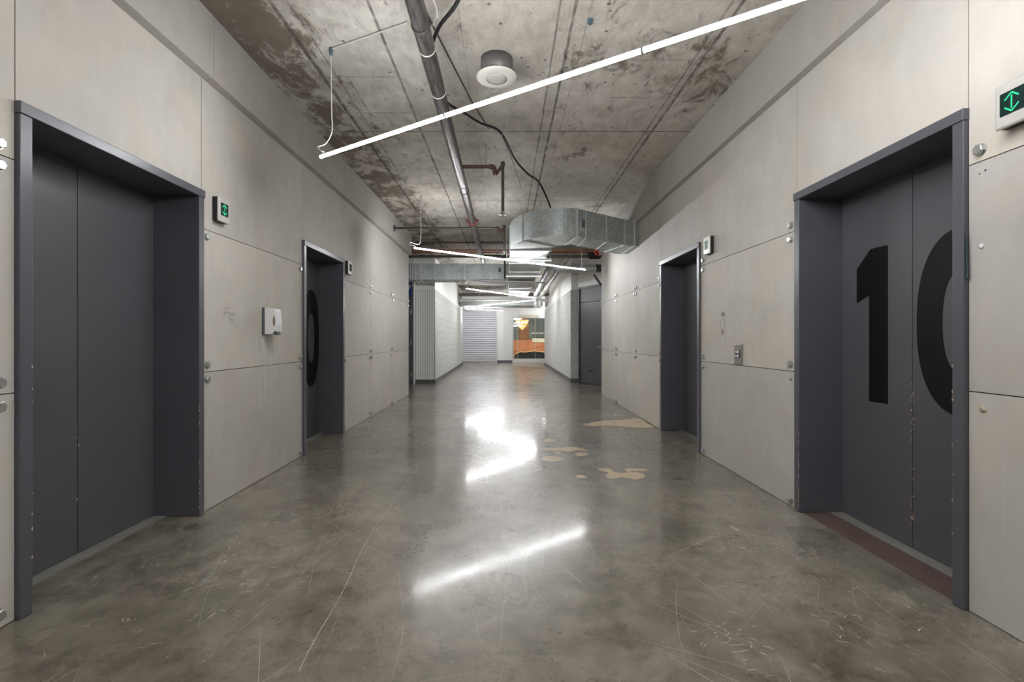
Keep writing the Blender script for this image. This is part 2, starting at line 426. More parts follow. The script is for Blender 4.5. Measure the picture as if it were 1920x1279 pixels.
# ------------------------------------------------------------------ corridor walls with bolted cement boards
def corridor_wall(name, X, sgn, yend, doors, vj, label):
    """X wall face, sgn = -1 left / +1 right (direction into the wall)."""
    mb = MB(); G = .0025; TH = .012
    # vertical bays
    ys = sorted([YB]+vj+[yend])
    rows = [(0.004, J1), (J1, J2), (J2, ZB+.06)]
    cnt = 0
    for i in range(len(ys)-1):
        y0, y1 = ys[i], ys[i+1]
        dr = any(abs(y0-a) < .02 and abs(y1-b) < .02 for a, b in doors)
        for j, (z0, z1) in enumerate(rows):
            if dr and j < 2: continue
            if dr: z0 = 2.215
            k = (cnt*7+j*3) % 3; cnt += 1
            mb.box(X, X+sgn*TH, y0+G, y1-G, z0+(G if j else 0), z1-G, k)
    # substrate behind, leaving the door openings
    prev = YB
    for a, b in sorted(doors)+[(yend, yend)]:
        mb.box(X+sgn*(TH+.002), X+sgn*.60, prev, a+(.002 if a != yend else 0), 0, ZC, 3)
        if a != b: mb.box(X+sgn*(TH+.002), X+sgn*.60, a, b, 2.216, ZC, 3)
        prev = b-.002
    # finished return at the corridor end
    mb.box(X, X+sgn*.60, yend, yend+.012, 0, ZC, 0)
    o = mb.build(name, M['panel']+[M['gap']], origin=(X, 0, 0))
    return tag(o, label, kind='structure')
LD = [(2.05, 3.30), (4.93, 6.16)]; RD = [(2.12, 3.37), (5.04, 6.33)]
wl = corridor_wall('wall_left', XL, -1, YE_L, LD, [-3.2,-1.9,-.45, .8, 2.05, 3.30, 4.93, 6.16, 7.41, 8.79], 'left corridor wall of pale grey cement boards fixed with hex bolts')
wr = corridor_wall('wall_right', XR, 1, YE_R, RD, [-3.0,-1.7,-.4, .9, 2.12, 3.37, 5.04, 6.33, 7.59, 8.91], 'right corridor wall of pale grey cement boards fixed with hex bolts')
bw = MB().box(-3, 3, YB-.2, YB, 0, ZC).build('wall_back', M['wallwhite']); tag(bw, 'wall closing the corridor behind the camera', kind='structure')

def beam(name, xf, xb, yend, joints, label):
    mb = MB(); ys = sorted([YB]+joints+[yend])
    for i in range(len(ys)-1): mb.box(xf, xb, ys[i]+.0015, ys[i+1]-.0015, ZB, ZC)
    return tag(mb.build(name, M['beam'], bevel=.003), label, kind='structure')
beam('trim_1', BL, XL-.001, YE_L, [-2.1, .6, 3.33, 6.0, 8.7], 'boxed cement board beam along the top of the left wall')
beam('trim_2', BR, XR+.001, YE_R, [-2.1, .6, 3.45, 6.3, 8.9], 'boxed cement board beam along the top of the right wall')

# bolts
def bolt_mesh(sg):
    mb = MB()
    mb.lathe([(.0265, 0), (.0265, .003)], (0,0,0), axis='x', seg=20, sm=False)
    mb.lathe([(.0235, .003), (.0235, .017), (.020, .0195)], (0,0,0), axis='x', seg=6, sm=False)
    mb.v = [(x*sg, y, z) for x, y, z in mb.v]
    if sg < 0: mb.f = [f[::-1] for f in mb.f]
    me = bpy.data.meshes.new('bolt'); me.from_pydata(mb.v, [], mb.f); me.materials.append(M['zincbolt']); me.update(); return me
BM = {1: bolt_mesh(1), -1: bolt_mesh(-1)}
def bolts(wall, X, sg, lst):
    for y, z in lst:
        o = bpy.data.objects.new('bolt', BM[sg]); C.collection.objects.link(o); o.parent = wall
        o.location = (0, y, z); o.rotation_euler = (random.uniform(0, 1), 0, 0)
E = .05
def quad(y, zs, both=True):
    r = []
    for z in zs: r += [(y-.045, z)] + ([(y+.045, z)] if both else [])
    return r
zz = [J1-E, J1+E, J2-E, J2+E]
lb = [(1.98, z) for z in (.06, J1-E, J1+E, J2-.045, J2+.045)]
lb += [(3.36, J2-E), (3.36, J1-E), (3.36, J1+E)] + [(4.875, z) for z in (.06, J1-E, J1+E, J2-E)]
lb += [(6.22, z) for z in (.06, J1-E, J2-E, J2+E)] + quad(7.41, [.06]+zz) + quad(8.79, [.05, J1+E, J2+E]) + [(8.83, J2-E), (8.75, J1-E)]
lb += [(10.2, z) for z in zz]
bolts(wl, XL, 1, lb)
rb = [(2.065, J2+E)] + [(3.445, z) for z in (.045, J1+E, J2-E, J2+E)] + [(4.975, z) for z in (.05,)+tuple(zz)]
rb += [(6.39, z) for z in zz] + quad(7.59, [J2-E, J2+E, J1-E]) + [(7.55, J1+E)] + quad(8.91, [.05]+zz) + [(10.24, z) for z in zz]
bolts(wr, XR, -1, rb)
# small anchor plugs and blue ticks beside the right door, open bolt holes
hm = MB().lathe([(.011,0),(.011,.003),(.005,.003)], (0,0,0), axis='x', seg=16)
hm.v = [(XR-x, y+2.062, z+1.60) for x, y, z in hm.v]; hm.build('anchor_plug', M['white'], wr)
for (yy, zz_, r) in ((3.445, J1-E, .02), (2.055, .90, .017)):
    q = MB(); q.lathe([(r,0),(r,.0012)], (0,0,0), axis='x', seg=18); q.v = [(XR-x, y+yy, z+zz_) for x, y, z in q.v]
    q.build('bolt_hole_plug', m_plain('tan_hole_filler', srgb(186,178,158), .6), wr)
q = MB()
for (px, py, r) in ((1837,326,.004),(1848,319,.0045)):
    Y = XR*F/(px-VX); Z = HC+(VY-py)*Y/F; q.lathe([(r,0),(r,.001)], (0,0,0), axis='x', seg=12)
    q.v[-24:] = [(XR-.0003-x, y+Y, z+Z) for x, y, z in q.v[-24:]]
q.build('pen_dots', m_plain('blue_pen', srgb(66,84,110), .5), wr)

def on_left(px, py, off=.001): Y = -(XL+off)*F/(VX-px); return (XL+off, Y, HC+(VY-py)*Y/F)
def on_right(px, py, off=.001): Y = (XR-off)*F/(px-VX); return (XR-off, Y, HC+(VY-py)*Y/F)
def zl(pts): return [on_left(400+x/12.79, 560+y/12.79) for x, y in pts]
g = MB()
for st in ([(205,250),(260,245),(330,222),(415,220)], [(318,255),(290,330),(262,410),(236,508)], [(195,352),(250,345),(330,322)],
           [(350,295),(340,340),(348,395),(362,350),(352,300)], [(395,330),(385,400),(398,415),(415,360),(412,330)],
           [(430,340),(412,390),(430,412),(446,400)], [(470,315),(452,370),(440,415)], [(508,360),(452,382),(470,390),(508,428)],
           [(330,425),(360,440),(338,458),(380,465),(485,522)], [(400,478),(385,520),(392,575)], [(408,520),(402,570),(420,582),(436,545),(425,528)],
           [(440,540),(470,575),(466,606)], [(508,566),(470,580),(452,590)]):
    g.ribbon(zl(st), .0022, (1,0,0))
g.build('scrawled_writing', M['ink'], wl)
d = MB()
for x, y0, y1, wd in ((494,628,664,3),(497,630,760,1.2),(513,628,700,1.4),(508,634,820,1),(516,650,745,1.6),(481,633,652,1.5),(487,700,800,1),(500,720,850,1.1)):
    n = 8; d.ribbon([on_left(x+random.uniform(-.4,.4), y0+(y1-y0)*i/n, .0008) for i in range(n+1)], [.0015+.004*wd*math.sin(PI*min(.95,.12+i/n))*.6 for i in range(n+1)], (1,0,0))
d.build('soap_drips', M['drip'], wl)
d = MB()
for x, y0, y1 in ((500,628,655),(504,628,668),(508,628,650)):
    d.ribbon([on_left(x, y0+(y1-y0)*i/6, .0006) for i in range(7)], [.014*(1-i/7) for i in range(7)], (1,0,0))
d.build('grey_drip_stain', M['dirt2'], wl)
d = MB()
def blob(cx, cy, rx, ry, mb):
    n = 18; vs = []
    for i in range(n):
        t = 2*PI*i/n; k = 1+.18*math.sin(3*t+1)+.1*math.sin(5*t); vs.append(on_right(1340+(cx+rx*k*math.cos(t))/10.66, 580+(cy+ry*k*math.sin(t))/10.66, .0007))
    mb.add(vs, [tuple(range(n))])
blob(165, 100, 38, 52, d)
for st, wd in (([(170,190),(130,220),(120,290),(118,350),(135,420),(158,470)], .006), ([(175,195),(200,240),(195,330),(185,400),(160,470)], .006),
               ([(205,80),(212,200),(210,320),(218,420),(215,560),(212,670)], .004), ([(92,440),(90,560),(95,660)], .0035)):
    d.ribbon([on_right(1340+x/10.66, 580+y/10.66, .0008) for x, y in st], wd, (-1,0,0))
blob(158, 460, 22, 55, d)
d.build('grease_mark', M['dirt'], wr)

# ------------------------------------------------------------------ elevator entrances
def entrance(name, X, sg, y0, y1, DP, label, sill_rust=False, chips=()):
    """sg +1: right wall. front face stands 2 cm proud of the boards."""
    fx = X - sg*.022; yc = (y0+y1)/2
    r = empty(name, (X, yc, 0), label, kind='structure')
    jw, hh, Zt = .055, .052, 2.22
    bx = DP + sg*.05
    for a, b in ((y0, y0+jw), (y1-jw, y1)):
        j = MB().box(fx, bx, a, b, 0.002, Zt-hh).build('door_jamb', M['paint'], r, bevel=.003)
    MB().box(fx-sg*.006, bx, y0-.004, y1+.004, Zt-hh, Zt).build('door_head', M['paint'], r, bevel=.003)
    leaves = []
    for a, b in ((y0+jw-.03, yc-.0025), (yc+.0025, y1-jw+.03)):
        leaves.append(MB().box(DP, DP+sg*.035, a, b, .008, Zt-hh+.03).build('door_leaf', M['paint_leaf'], r, bevel=.002))
    MB().box(DP+sg*.037, DP+sg*.2, y0+.01, y1-.01, 0.001, Zt).build('shaft_backing', M['black'], r)
    s = MB(); fr = DP - sg*.085
    s.box(fr, DP-sg*.055, y0+jw, y1-jw, .0005, .005); s.box(DP-sg*.048, DP-sg*.026, y0+jw, y1-jw, .0005, .005); s.box(DP-sg*.02, DP+sg*.03, y0+jw, y1-jw, .0005, .005)
    s.box(fr, DP+sg*.03, y0+jw, y1-jw, .0002, .0015)
    s.build('door_sill', M['alu'], r)
    if sill_rust: MB().box(fx+sg*.03, fr-sg*.004, y0+jw, y1-jw, .0003, .002).build('threshold', M['threshold'], r)
    if chips:
        c = MB()
        for (kind, n, zlo, zhi) in chips:
            for _ in range(n):
                z = zlo+(zhi-zlo)*random.random()**1.3; h = random.uniform(.003,.014); ww = random.uniform(.0015,.005)
                if kind == 'seam': y = yc+random.choice((-1,1))*.005; c.box(DP-sg*.0006, DP, y-ww, y+ww, z, z+h)
                elif kind == 'far': c.box(fx-sg*.0006, fx+sg*.001, y1-jw-.0006, y1-jw+ww*1.3, z, z+h*1.6)
                elif kind == 'near': c.box(fx-sg*.0006, fx+sg*.001, y0+jw-ww*1.3, y0+jw+.0006, z, z+h*1.2)
        o = c.build('chipped_paint', M['chip'], r); o['kind'] = 'stuff'
    return r, leaves
d1, l1 = entrance('door_1', XL, -1, *LD[0], DP_L, 'nearest left elevator entrance, plain charcoal double doors without a number', chips=(('far', 16, .05, .75), ('near', 7, .1, 1.2), ('seam', 4, .3, .9)))
d2, l2 = entrance('door_2', XL, -1, *LD[1], DP_L, 'farther left elevator entrance with black round numeral on the door', chips=(('far', 8, .05, .5),))
d3, l3 = entrance('door_3', XR, 1, *RD[0], DP_R, 'nearest right elevator entrance with big black 10 on the doors', True, chips=(('seam', 34, .1, .95), ('far', 20, .03, .55), ('near', 10, .1, 1.2)))
d4, l4 = entrance('door_4', XR, 1, *RD[1], DP_R, 'farther right elevator entrance, charcoal doors deep in shade', chips=(('far', 8, .05, .6),))
# numerals
x0, x1 = DP_R-.0012, DP_R+.001
MB().prism_x([(2.92,1.774),(2.92,.804),(3.072,.804),(3.072,1.478),(3.18,1.436),(3.18,1.662),(3.06,1.774)], x0, x1).build('numeral_one', M['digit'], l3[1])
MB().ring_x(2.437, 1.289, .278, .488, .118, .27, x0, x1).build('numeral_zero', M['digit'], l3[0])
MB().ring_x(5.868, 1.215, .240, .59, .098, .298, DP_L+.0012, DP_L-.001).build('numeral_zero', M['digit'], l2[1])

MB().tube([(2.026,2.1155,1.66),(2.028,2.1150,1.56),(2.030,2.1145,1.50),(2.027,2.1140,1.468)], [.003,.0045,.006,.005], 8).build('loose_sealant', m_plain('dark_teal_sealant', srgb(44,64,66), .4), wr)

# ------------------------------------------------------------------ hall lanterns, call panel, soap dispenser
def lantern(X, sg, y0, label, lit=True, pale=False):
    """sg: +1 right wall, -1 left wall; y0 near edge."""
    y1, z0, z1 = y0+.138, 2.045, 2.225; f = X-sg*.05
    r = empty('hall_lantern', (X, (y0+y1)/2, z0), label, 'indicator', 'elevator hall lanterns')
    MB().box(X, X-sg*.034, y0+.004, y1-.004, z0+.004, z1-.004).build('back_box', M['black'], r, bevel=.004)
    MB().box(X-sg*.034, f, y0, y1, z0, z1).build('face_plate', M['steel'], r, bevel=.008)
    yc, zc = (y0+y1)/2, (z0+z1)/2+.003; h = .046
    sc = MB().box(f-sg*.0005, f+sg*.001, yc-h, yc+h, zc-h, zc+h).build('display', M['palescreen'] if pale else M['screen'], r)
    a = MB(); xx = f-sg*.0012
    def st(p, q): a.ribbon([(xx, yc+p[0], zc+p[1]), (xx, yc+q[0], zc+q[1])], .006, (-sg,0,0))
    st((-.027,.014),(0,.037)); st((0,.037),(.027,.014)); st((-.027,-.014),(0,-.037)); st((0,-.037),(.027,-.014)); st((0,-.027),(0,.027))
    a.build('arrow_symbol', M['green'] if lit else M['screen'], r)
lantern(XL, -1, 3.42, 'lit square lantern with green arrows beside the nearest left elevator')
lantern(XR, 1, 1.822, 'lantern with green arrows cut by the right photo edge')
lantern(XL, -1, 6.24, 'small lantern beside the farther left elevator with round numeral', lit=False)
lantern(XR, 1, 4.72, 'small lantern beside the farther right elevator with pale washed display', lit=False, pale=True)

r = empty('call_button_panel', (XR, 4.21, .975), 'brushed steel elevator call panel with two buttons on the right wall', 'button panel')
MB().box(XR, XR-.012, 4.143, 4.279, .975, 1.158).build('face_plate', m_plain('dull_steel_plate', srgb(150,143,138), .42, .7, .06, 40), r, bevel=.004)
MB().box(XR-.012, XR-.014, 4.172, 4.262, 1.035, 1.105).build('key_pad', M['black'], r)
for z in (1.052, 1.088):
    MB().box(XR-.014, XR-.019, 4.188, 4.216, z-.012, z+.012).build('button', M['white'], r, bevel=.002)
    MB().box(XR-.014, XR-.017, 4.232, 4.250, z-.012, z+.012).build('indicator_light', M['steel'], r, bevel=.002)

# soap dispenser
r = empty('soap_dispenser', (XL, 4.17, 1.237), 'white wall soap dispenser with grey spout between the left elevators', 'soap dispenser')
MB().box(XL, XL+.022, 4.115, 4.225, 1.235, 1.472).build('back_plate', m_plain('grey_back_plate', srgb(86,88,98), .5), r, bevel=.004)
b = MB(); prof = [(XL+.022,1.236),(XL+.098,1.245),(XL+.125,1.27),(XL+.127,1.33),(XL+.118,1.44),(XL+.108,1.462),(XL+.06,1.470),(XL+.022,1.470)]
prof = [(XL+.022,1.24),(XL+.085,1.243),(XL+.112,1.275),(XL+.124,1.262),(XL+.126,1.33),(XL+.118,1.44),(XL+.108,1.462),(XL+.06,1.470),(XL+.022,1.470)]
n = len(prof)
vs = [(x,4.118,z) for x,z in prof]+[(x,4.222,z) for x,z in prof]
b.add(vs, [tuple(range(n)), tuple(range(n,2*n))[::-1]]+[(i,n+i,n+(i+1)%n,(i+1)%n) for i in range(n)])
b.build('cover', M['white'], r, bevel=.006)
w_ = MB(); n = 20
w_.add([(XL+.104+.011*math.cos(2*PI*i/n), 4.1172, 1.355+.044*math.sin(2*PI*i/n)) for i in range(n)], [tuple(range(n))])
w_.build('level_window', m_plain('brown_soap_window', srgb(150,126,110), .3), r)
MB().box(XL+.092, XL+.122, 4.14, 4.20, 1.236, 1.285).build('push_spout', m_plain('grey_spout', srgb(92,98,104), .5), r, bevel=.005)

# ------------------------------------------------------------------ linear lamps
ZL = 2.57
def lamp(a, b, label, nseg=3, hang_to=None, z=ZL, top=ZC-.004, cords=(), left=True):
    a = Vector((a[0], a[1], z)); b = Vector((b[0], b[1], z)); u = (b-a).normalized(); L = (b-a).length
    r = empty('linear_lamp', (a+b)/2, label, 'lamp', 'white linear tube lamps zigzagging down the corridor')
    ang = math.atan2(u.y, u.x); Mx = Matrix.Translation(a) @ Matrix.Rotation(ang, 4, 'Z')
    MB().box(0, L, -.004, .004, .0095, .015).xf(Mx).build('housing', M['lamphouse'], r)
    sl = L/nseg
    for k in range(nseg):
        mb = MB(); x0 = k*sl+.006; x1 = (k+1)*sl-.006
        pr = [(.0105*math.cos(2*PI*i/16), .0105*math.sin(2*PI*i/16)) for i in range(16)]
        mb.prism_x(pr, x0, x1); mb.xf(Mx).build('diffuser', M['lamp'], r)
        if k: MB().box(k*sl-.006, k*sl+.006, -.0115, .0115, -.0115, .013).xf(Mx).build('joint_clip', M['lamphouse'], r)
    for x in (0, L): MB().box(x-.004, x+.004, -.0115, .0115, -.0115, .013).xf(Mx).build('end_cap', M['lamphouse'], r)
    for x in (sl*.08, L-sl*.08) if nseg > 1 else (L*.1, L*.9):
        if x < L/2 and not left: continue
        p = a+u*x; MB().tube([(p.x,p.y,z+.012),(p.x,p.y,top)], .0015, 6).build('suspension_wire', M['cord'], r)
    for c, rad in cords:
        MB().tube(c, rad, 8).build('power_cord', M['cord'], r)
    return r
def smooth_path(pts, k=6):
    P_ = [Vector(p) for p in pts]; out = []
    for i in range(len(P_)-1):
        p0 = P_[max(i-1,0)]; p1 = P_[i]; p2 = P_[i+1]; p3 = P_[min(i+2,len(P_)-1)]
        for j in range(k):
            t = j/k; out.append(.5*((2*p1)+(-p0+p2)*t+(2*p0-5*p1+4*p2-p3)*t*t+(-p0+3*p1-3*p2+p3)*t**3))
    return out+[P_[-1]]
lamp((-1.40,3.61), (1.667,1.615), 'long glowing lamp nearest the camera, crossing the top of the photo',
     cords=[(smooth_path([(-1.37,3.59,ZL+.03),(-1.41,3.62,ZL+.06),(-1.43,3.64,ZL+.09),(-1.38,3.66,ZL+.12),(-1.34,3.68,ZL+.22),(-1.345,3.69,2.95),(-1.35,3.69,3.3),(-1.35,3.69,3.425)]), .0045),
            ([(-1.35,3.69,3.43),(-.70,3.38,3.43)], .006)], left=False)
lamp((-1.40,7.21), (1.55,9.48), 'second glowing lamp, its left end above the far end of the left wall',
     cords=[(smooth_path([(-1.37,7.24,ZL+.03),(-1.46,7.25,ZL+.06),(-1.45,7.3,ZL+.10),(-1.36,7.35,ZL+.08),(-1.33,7.42,ZL+.16),(-1.34,7.5,3.0),(-1.36,7.58,3.425)]), .005),
            (smooth_path([(-1.36,7.58,3.43),(-1.1,7.7,3.40),(-.6,8.05,3.35)]), .006)], left=False)
lamp((-1.11,12.98), (.97,16.0), 'third lamp, seen under the far left duct and sloping to the silver pipes')
lamp((-1.17,19.76), (1.02,16.8), 'fourth lamp, sloping upwards to the right under the third')
lamp((-1.87,21.6), (-.16,23.3), 'short lamp in front of the top of the rolling shutter', 2, top=2.645)
lamp((1.72,22.9), (2.9,24.0), 'lamp peeking past the far end of the right block wall', 1, z=2.72)
lamp((1.6,-.6), (-1.45,-2.6), 'lamp overhead behind the camera')

# ------------------------------------------------------------------ ceiling speaker
r = empty('ceiling_speaker', (-.08, 3.84, 3.28), 'round white ceiling speaker in a grey metal can above the nearest lamp', 'speaker')
MB().lathe([(.128,.018),(.128,.16)], (-.08,3.84,3.28)).build('can', M['greymetal'], r)
MB().lathe([(.085,.0),(.10,-.002),(.15,.004),(.162,.012),(.162,.018),(.13,.018)], (-.08,3.84,3.28), seg=48).build('trim_ring', M['speakerwhite'], r)
MB().lathe([(.084,-.001),(.06,-.006),(.02,-.008)], (-.08,3.84,3.28), seg=40).build('grille', M['speakergrille'], r)

# ------------------------------------------------------------------ sprinkler main with branches
ZM = 3.20
r = empty('sprinkler_pipe', (-.55, 0, ZM), 'steel sprinkler main hung under the ceiling with red couplings and drops', 'pipe')
xm = lambda y: -.525-.007*y
MB().tube([(xm(YB+.05), YB+.05, ZM), (xm(14.2), 14.2, ZM)], .057, 24).build('main_pipe', M['pipe'], r)
def coupling(y):
    c = (xm(y), y, ZM)
    mb = MB().lathe([(.058,-.045),(.078,-.04),(.078,-.012),(.07,-.008),(.07,.008),(.078,.012),(.078,.04),(.058,.045)], c, axis='y', seg=24)
    for s_ in (-1,1): mb.box(c[0]+s_*.075-.012, c[0]+s_*.075+.03*s_, y-.03, y+.03, ZM-.018, ZM+.018)
    mb.build('coupling', M['redfit'], r)
for y in (8.12, 1.5): coupling(y)
for y in (3.30, 3.88, 6.2): MB().lathe([(.0578,-.006),(.0605,-.005),(.0605,.005),(.0578,.006)], (xm(y), y, ZM), axis='y', seg=24).build('cable_tie', M['cord'], r)
for y in (3.05, 6.45, 9.3, 11.2):
    h = MB().lathe([(.0578,-.012),(.062,-.012),(.062,.012),(.0578,.012)], (xm(y), y, ZM), axis='y', seg=24).tube([(xm(y),y,ZM+.06),(xm(y),y,ZC)], .005, 8)
    h.build('pipe_hanger', M['darkpipe'], r)
for i, (y, long_, zd) in enumerate(((5.57, False, 2.64), (8.65, True, 2.76), (11.50, False, 2.62), (14.0, False, 2.62))):
    x0 = -2.04 if long_ else xm(y)
    bp = MB().tube([(x0, y, ZM+(.0 if not long_ else 0)), (-.20, y, ZM)], .021, 12).build('branch_pipe', M['rust'] if not long_ else M['darkpipe'], r)
    if long_: MB().lathe([(.06,0),(.06,.01)], (-2.028, y, ZM), axis='x', seg=20).build('wall_flange', M['darkpipe'], bp)
    e = MB().tube(smooth_path([(-.20,y,ZM),(-.155,y,ZM-.005),(-.14,y,ZM-.045),(-.13,y,ZM-.09)]), .028, 12)
    e.tube([(-.13,y,ZM-.09),(-.045,y,ZM+.02)], .02, 10); e.build('elbow', M['rust'], r)
    MB().tube([(-.045,y,ZM+.03),(-.045,y,zd+.02)], .0175, 12).lathe([(.026,0),(.026,.05)], (-.045,y,ZM+.005), seg=14).build('drop_pipe', M['darkpipe'], r)
    s_ = MB().lathe([(.012,-.03),(.012,0),(.045,.004),(.045,.010),(.02,.012),(.02,.045)], (-.045,y,zd), seg=20).lathe([(.016,-.034),(.016,-.031)], (-.045,y,zd), seg=12)
    s_.build('sprinkler_head', M['alu'], r)
    MB().tube([(-.24,y,ZM+.02),(-.24,y,ZC)], .006, 8).lathe([(.012,-.03),(.012,.035)], (-.24,y,ZM+.03), seg=10).build('hanger_rod', M['alu'], r)

# flexible black conduit
cp = smooth_path([(.40,1.6,3.38),(-.10,2.4,3.35),(-.29,2.97,3.32),(-.46,3.25,3.31),(-.55,3.50,3.30),(-.60,3.85,3.315),(-.545,4.25,3.31),(-.40,4.52,3.33),(-.26,4.73,3.33),(-.065,4.92,3.32),(.10,5.62,3.30),(.27,6.1,3.30),(.44,6.5,3.32),(.62,7.05,3.2),(.74,7.5,3.06)], 10)
MBc = MB(); MBc.tube(cp, [.0125+.0012*(i%2) for i in range(len(cp))], 12)
tag(MBc.build('flexible_conduit', M['rubber']), 'black flexible conduit snaking along the ceiling onto the bent duct', 'conduit')
tag(MB().tube(smooth_path([(-.78,2.3,3.40),(-.62,2.7,3.36),(-.47,3.0,3.34),(-.44,3.08,3.26),(-.44,3.1,3.33),(-.50,3.26,3.33)]), .005, 8).build('grey_cable', M['cord']), 'thin pale cable looped beside the steel main at the photo top', 'cable')
tag(MB().tube(smooth_path([(-.26,4.73,3.33-.018),(-.1,4.84,3.27),(-.05,4.93,3.29),(-.02,4.97,3.43)]), .004, 8).build('tie_wire', M['alu']), 'pale tie wire holding up the black conduit near the sprinkler drop', 'wire')
tag(MB().tube([(-.62,2.9,ZC-.009),(-.33,4.5,ZC-.009),(-.19,5.1,ZC-.009)], .006, 8).build('surface_conduit', M['darkpipe']), 'thin dark conduit fixed along the ceiling beside the steel main', 'conduit')  # thin dark line drawn as a tube just under the ceiling
tag(MB().tube([(-.05,4.95,3.30),(.04,5.5,3.32),(.17,6.6,3.38),(.22,7.1,3.42)], .004, 6).build('thin_wire', M['darkpipe']), 'thin dark wire running from the conduit to the ceiling', 'wire')
a_ = MB().lathe([(.012,0),(.012,.035)], (.585,3.36,3.405), seg=10).lathe([(.02,.025),(.02,.034)], (.585,3.36,3.405), seg=10).tube([(.585,3.36,3.41),(.56,3.30,3.37)], .003, 6)
tag(a_.build('ceiling_anchor', M['bluesticker']), 'small blue grey anchor stud in the ceiling right of the round speaker', 'anchor')
a_ = MB().lathe([(.008,-.03),(.016,0),(.016,.03)], (-1.35,3.69,3.408), seg=12)
tag(a_.build('cord_bracket', M['bluesticker']), 'small ceiling bracket where the nearest lamp cord turns', 'bracket')

# ------------------------------------------------------------------ near bent duct
ZD0, ZD1 = 2.64, 3.03
outer = [(2.036,7.44),(1.80,7.34),(.985,6.72)] + [tuple(p)[:2] for p in smooth_path([(.985,6.72,0),(.78,6.67,0),(.60,6.71,0),(.40,6.83,0),(.235,7.03,0),(.12,7.28,0),(.07,7.52,0),(.058,7.78,0)], 4)[1:]]
inner = [(.71,7.78),(.715,7.55),(.76,7.42),(.85,7.36),(.96,7.27),(1.84,8.10),(2.036,8.13)]
r = empty('bent_air_duct', (1.0, 7.3, ZD0), 'galvanised duct bending out of the right wall and running down the ceiling', 'duct')
MB().prism(outer+inner, ZD0, ZD1).build('elbow_section', M['galv'], r)
MB().box(.058, .71, 7.80, 16.5, ZD0+.02, ZD1).build('straight_section', M['galv'], r, bevel=.004)
MB().box(.04, .73, 7.77, 7.81, ZD0-.012, ZD1+.012).build('flange', M['galvedge'], r)
for y in (9.2, 10.4, 11.6+.6, 13.4, 14.6, 15.8): MB().box(.048, .72, y, y+.025, ZD0+.008, ZD1+.01).build('flange', M['galvedge'], r)
def flange_line(p, q, z0, z1, nm='seam'):
    p = Vector((*p,0)); q = Vector((*q,0)); u = (q-p).normalized()
    a_ = MB(); nrm = Vector((u.y,-u.x,0)); L = (q-p).length
    Mx = Matrix.Translation(p) @ Matrix.Rotation(math.atan2(u.y,u.x), 4, 'Z')
    return a_.box(0, L, -.012, .012, z0, z1).xf(Mx)
# standing seams across the diagonal: around outer face and bottom
def seam(p, q, t=.010, m='galvedge'):
    u = (Vector(q)-Vector(p)).normalized(); p = Vector(p)-u*.012; q = Vector(q)+u*.012
    Mx = Matrix.Translation((p.x,p.y,0)) @ Matrix.Rotation(math.atan2(u.y,u.x), 4, 'Z')
    MB().box(0, (q-p).length, -t, t, ZD0-.008, ZD1+.008).xf(Mx).build('flange', M[m], r)
seam((.985,6.72), (.90,7.32), .012); seam((1.80,7.34), (1.62,7.90), .012); seam((1.97,7.41),(1.95,8.12), .01); seam((.235,7.03),(.73,7.48), .008)
for f_ in (.17,.60):
    p = Vector((.985,6.72)).lerp(Vector((1.80,7.34)), f_); q = Vector((.96,7.27)).lerp(Vector((1.84,8.10)), f_*.9)
    seam(p, q, .004)
u = Vector((.815,.62)).normalized(); p = Vector((.985,6.72))+u*.10
MB().add([(p.x-.003,p.y-.004,2.78),(p.x+u.x*.07-.003,p.y+u.y*.07-.004,2.78),(p.x+u.x*.07-.003,p.y+u.y*.07-.004,2.89),(p.x-.003,p.y-.004,2.89)], [(0,1,2,3)]).build('sticker', M['bluesticker'], r)
# trapeze hangers under the straight run
for i, y in enumerate((8.6, 10.9, 13.9)):
    rr = empty('trapeze_hanger', (.38, y, 2.6), ['metal trapeze bar under the duct just past its bend','pale metal trapeze bar under the duct beside the far left duct','most distant trapeze bar under the ceiling duct'][i], 'hanger', 'trapeze hangers under the ceiling duct')
    MB().box(-.02, .80, y-.02, y+.02, ZD0-.035, ZD0+.005 if i else ZD0+.005).build('crossbar', M['galvedge'], rr, bevel=.003)
    for x in (0.0, .78): MB().tube([(x,y,ZD0-.03),(x,y,ZC)], .005, 8).build('threaded_rod', M['alu'], rr)

# far left duct
r = empty('straight_air_duct', (-1.7, 11.9, ZD0), 'ribbed galvanised duct crossing the far left bay under the ceiling', 'duct')
MB().box(-3.6, .055, 11.62, 12.18, ZD0, ZD1).build('duct_body', M['galv'], r, bevel=.004)
for x in (-2.33,-2.28,-2.21,-2.10,-1.74,-1.45,-1.16,-1.01,-.66,-.39,-.34,-3.0):
    wd = .006 if x not in (-2.21,-1.01,-.39) else .013
    MB().box(x-wd, x+wd, 11.60, 12.2, ZD0-.01, ZD1+.01).build('seam', M['galvedge'], r)
MB().box(-.20, -.14, 11.612, 11.622, 2.82, 2.93).build('sticker', M['bluesticker'], r)
# bottom plate under it, its reflected light put in as a bright sheet
tr = MB().prism([(-.95,11.5),(-.6,11.42),(.9,11.75),(1.0,11.95),(.6,12.1),(-.6,12.3)], ZD0-.05, ZD0-.035)
tag(tr.build('drip_pan', M['galvedge'], bevel=.004), 'thin bright sheet metal pan fixed below the far left duct', 'pan')
a_ = MB().box(-.02,.02,-.01,.01,-.22,.22); a_.xf(Matrix.Translation((-.61,12.6,2.5)) @ Matrix.Rotation(-.35,4,'Y'))

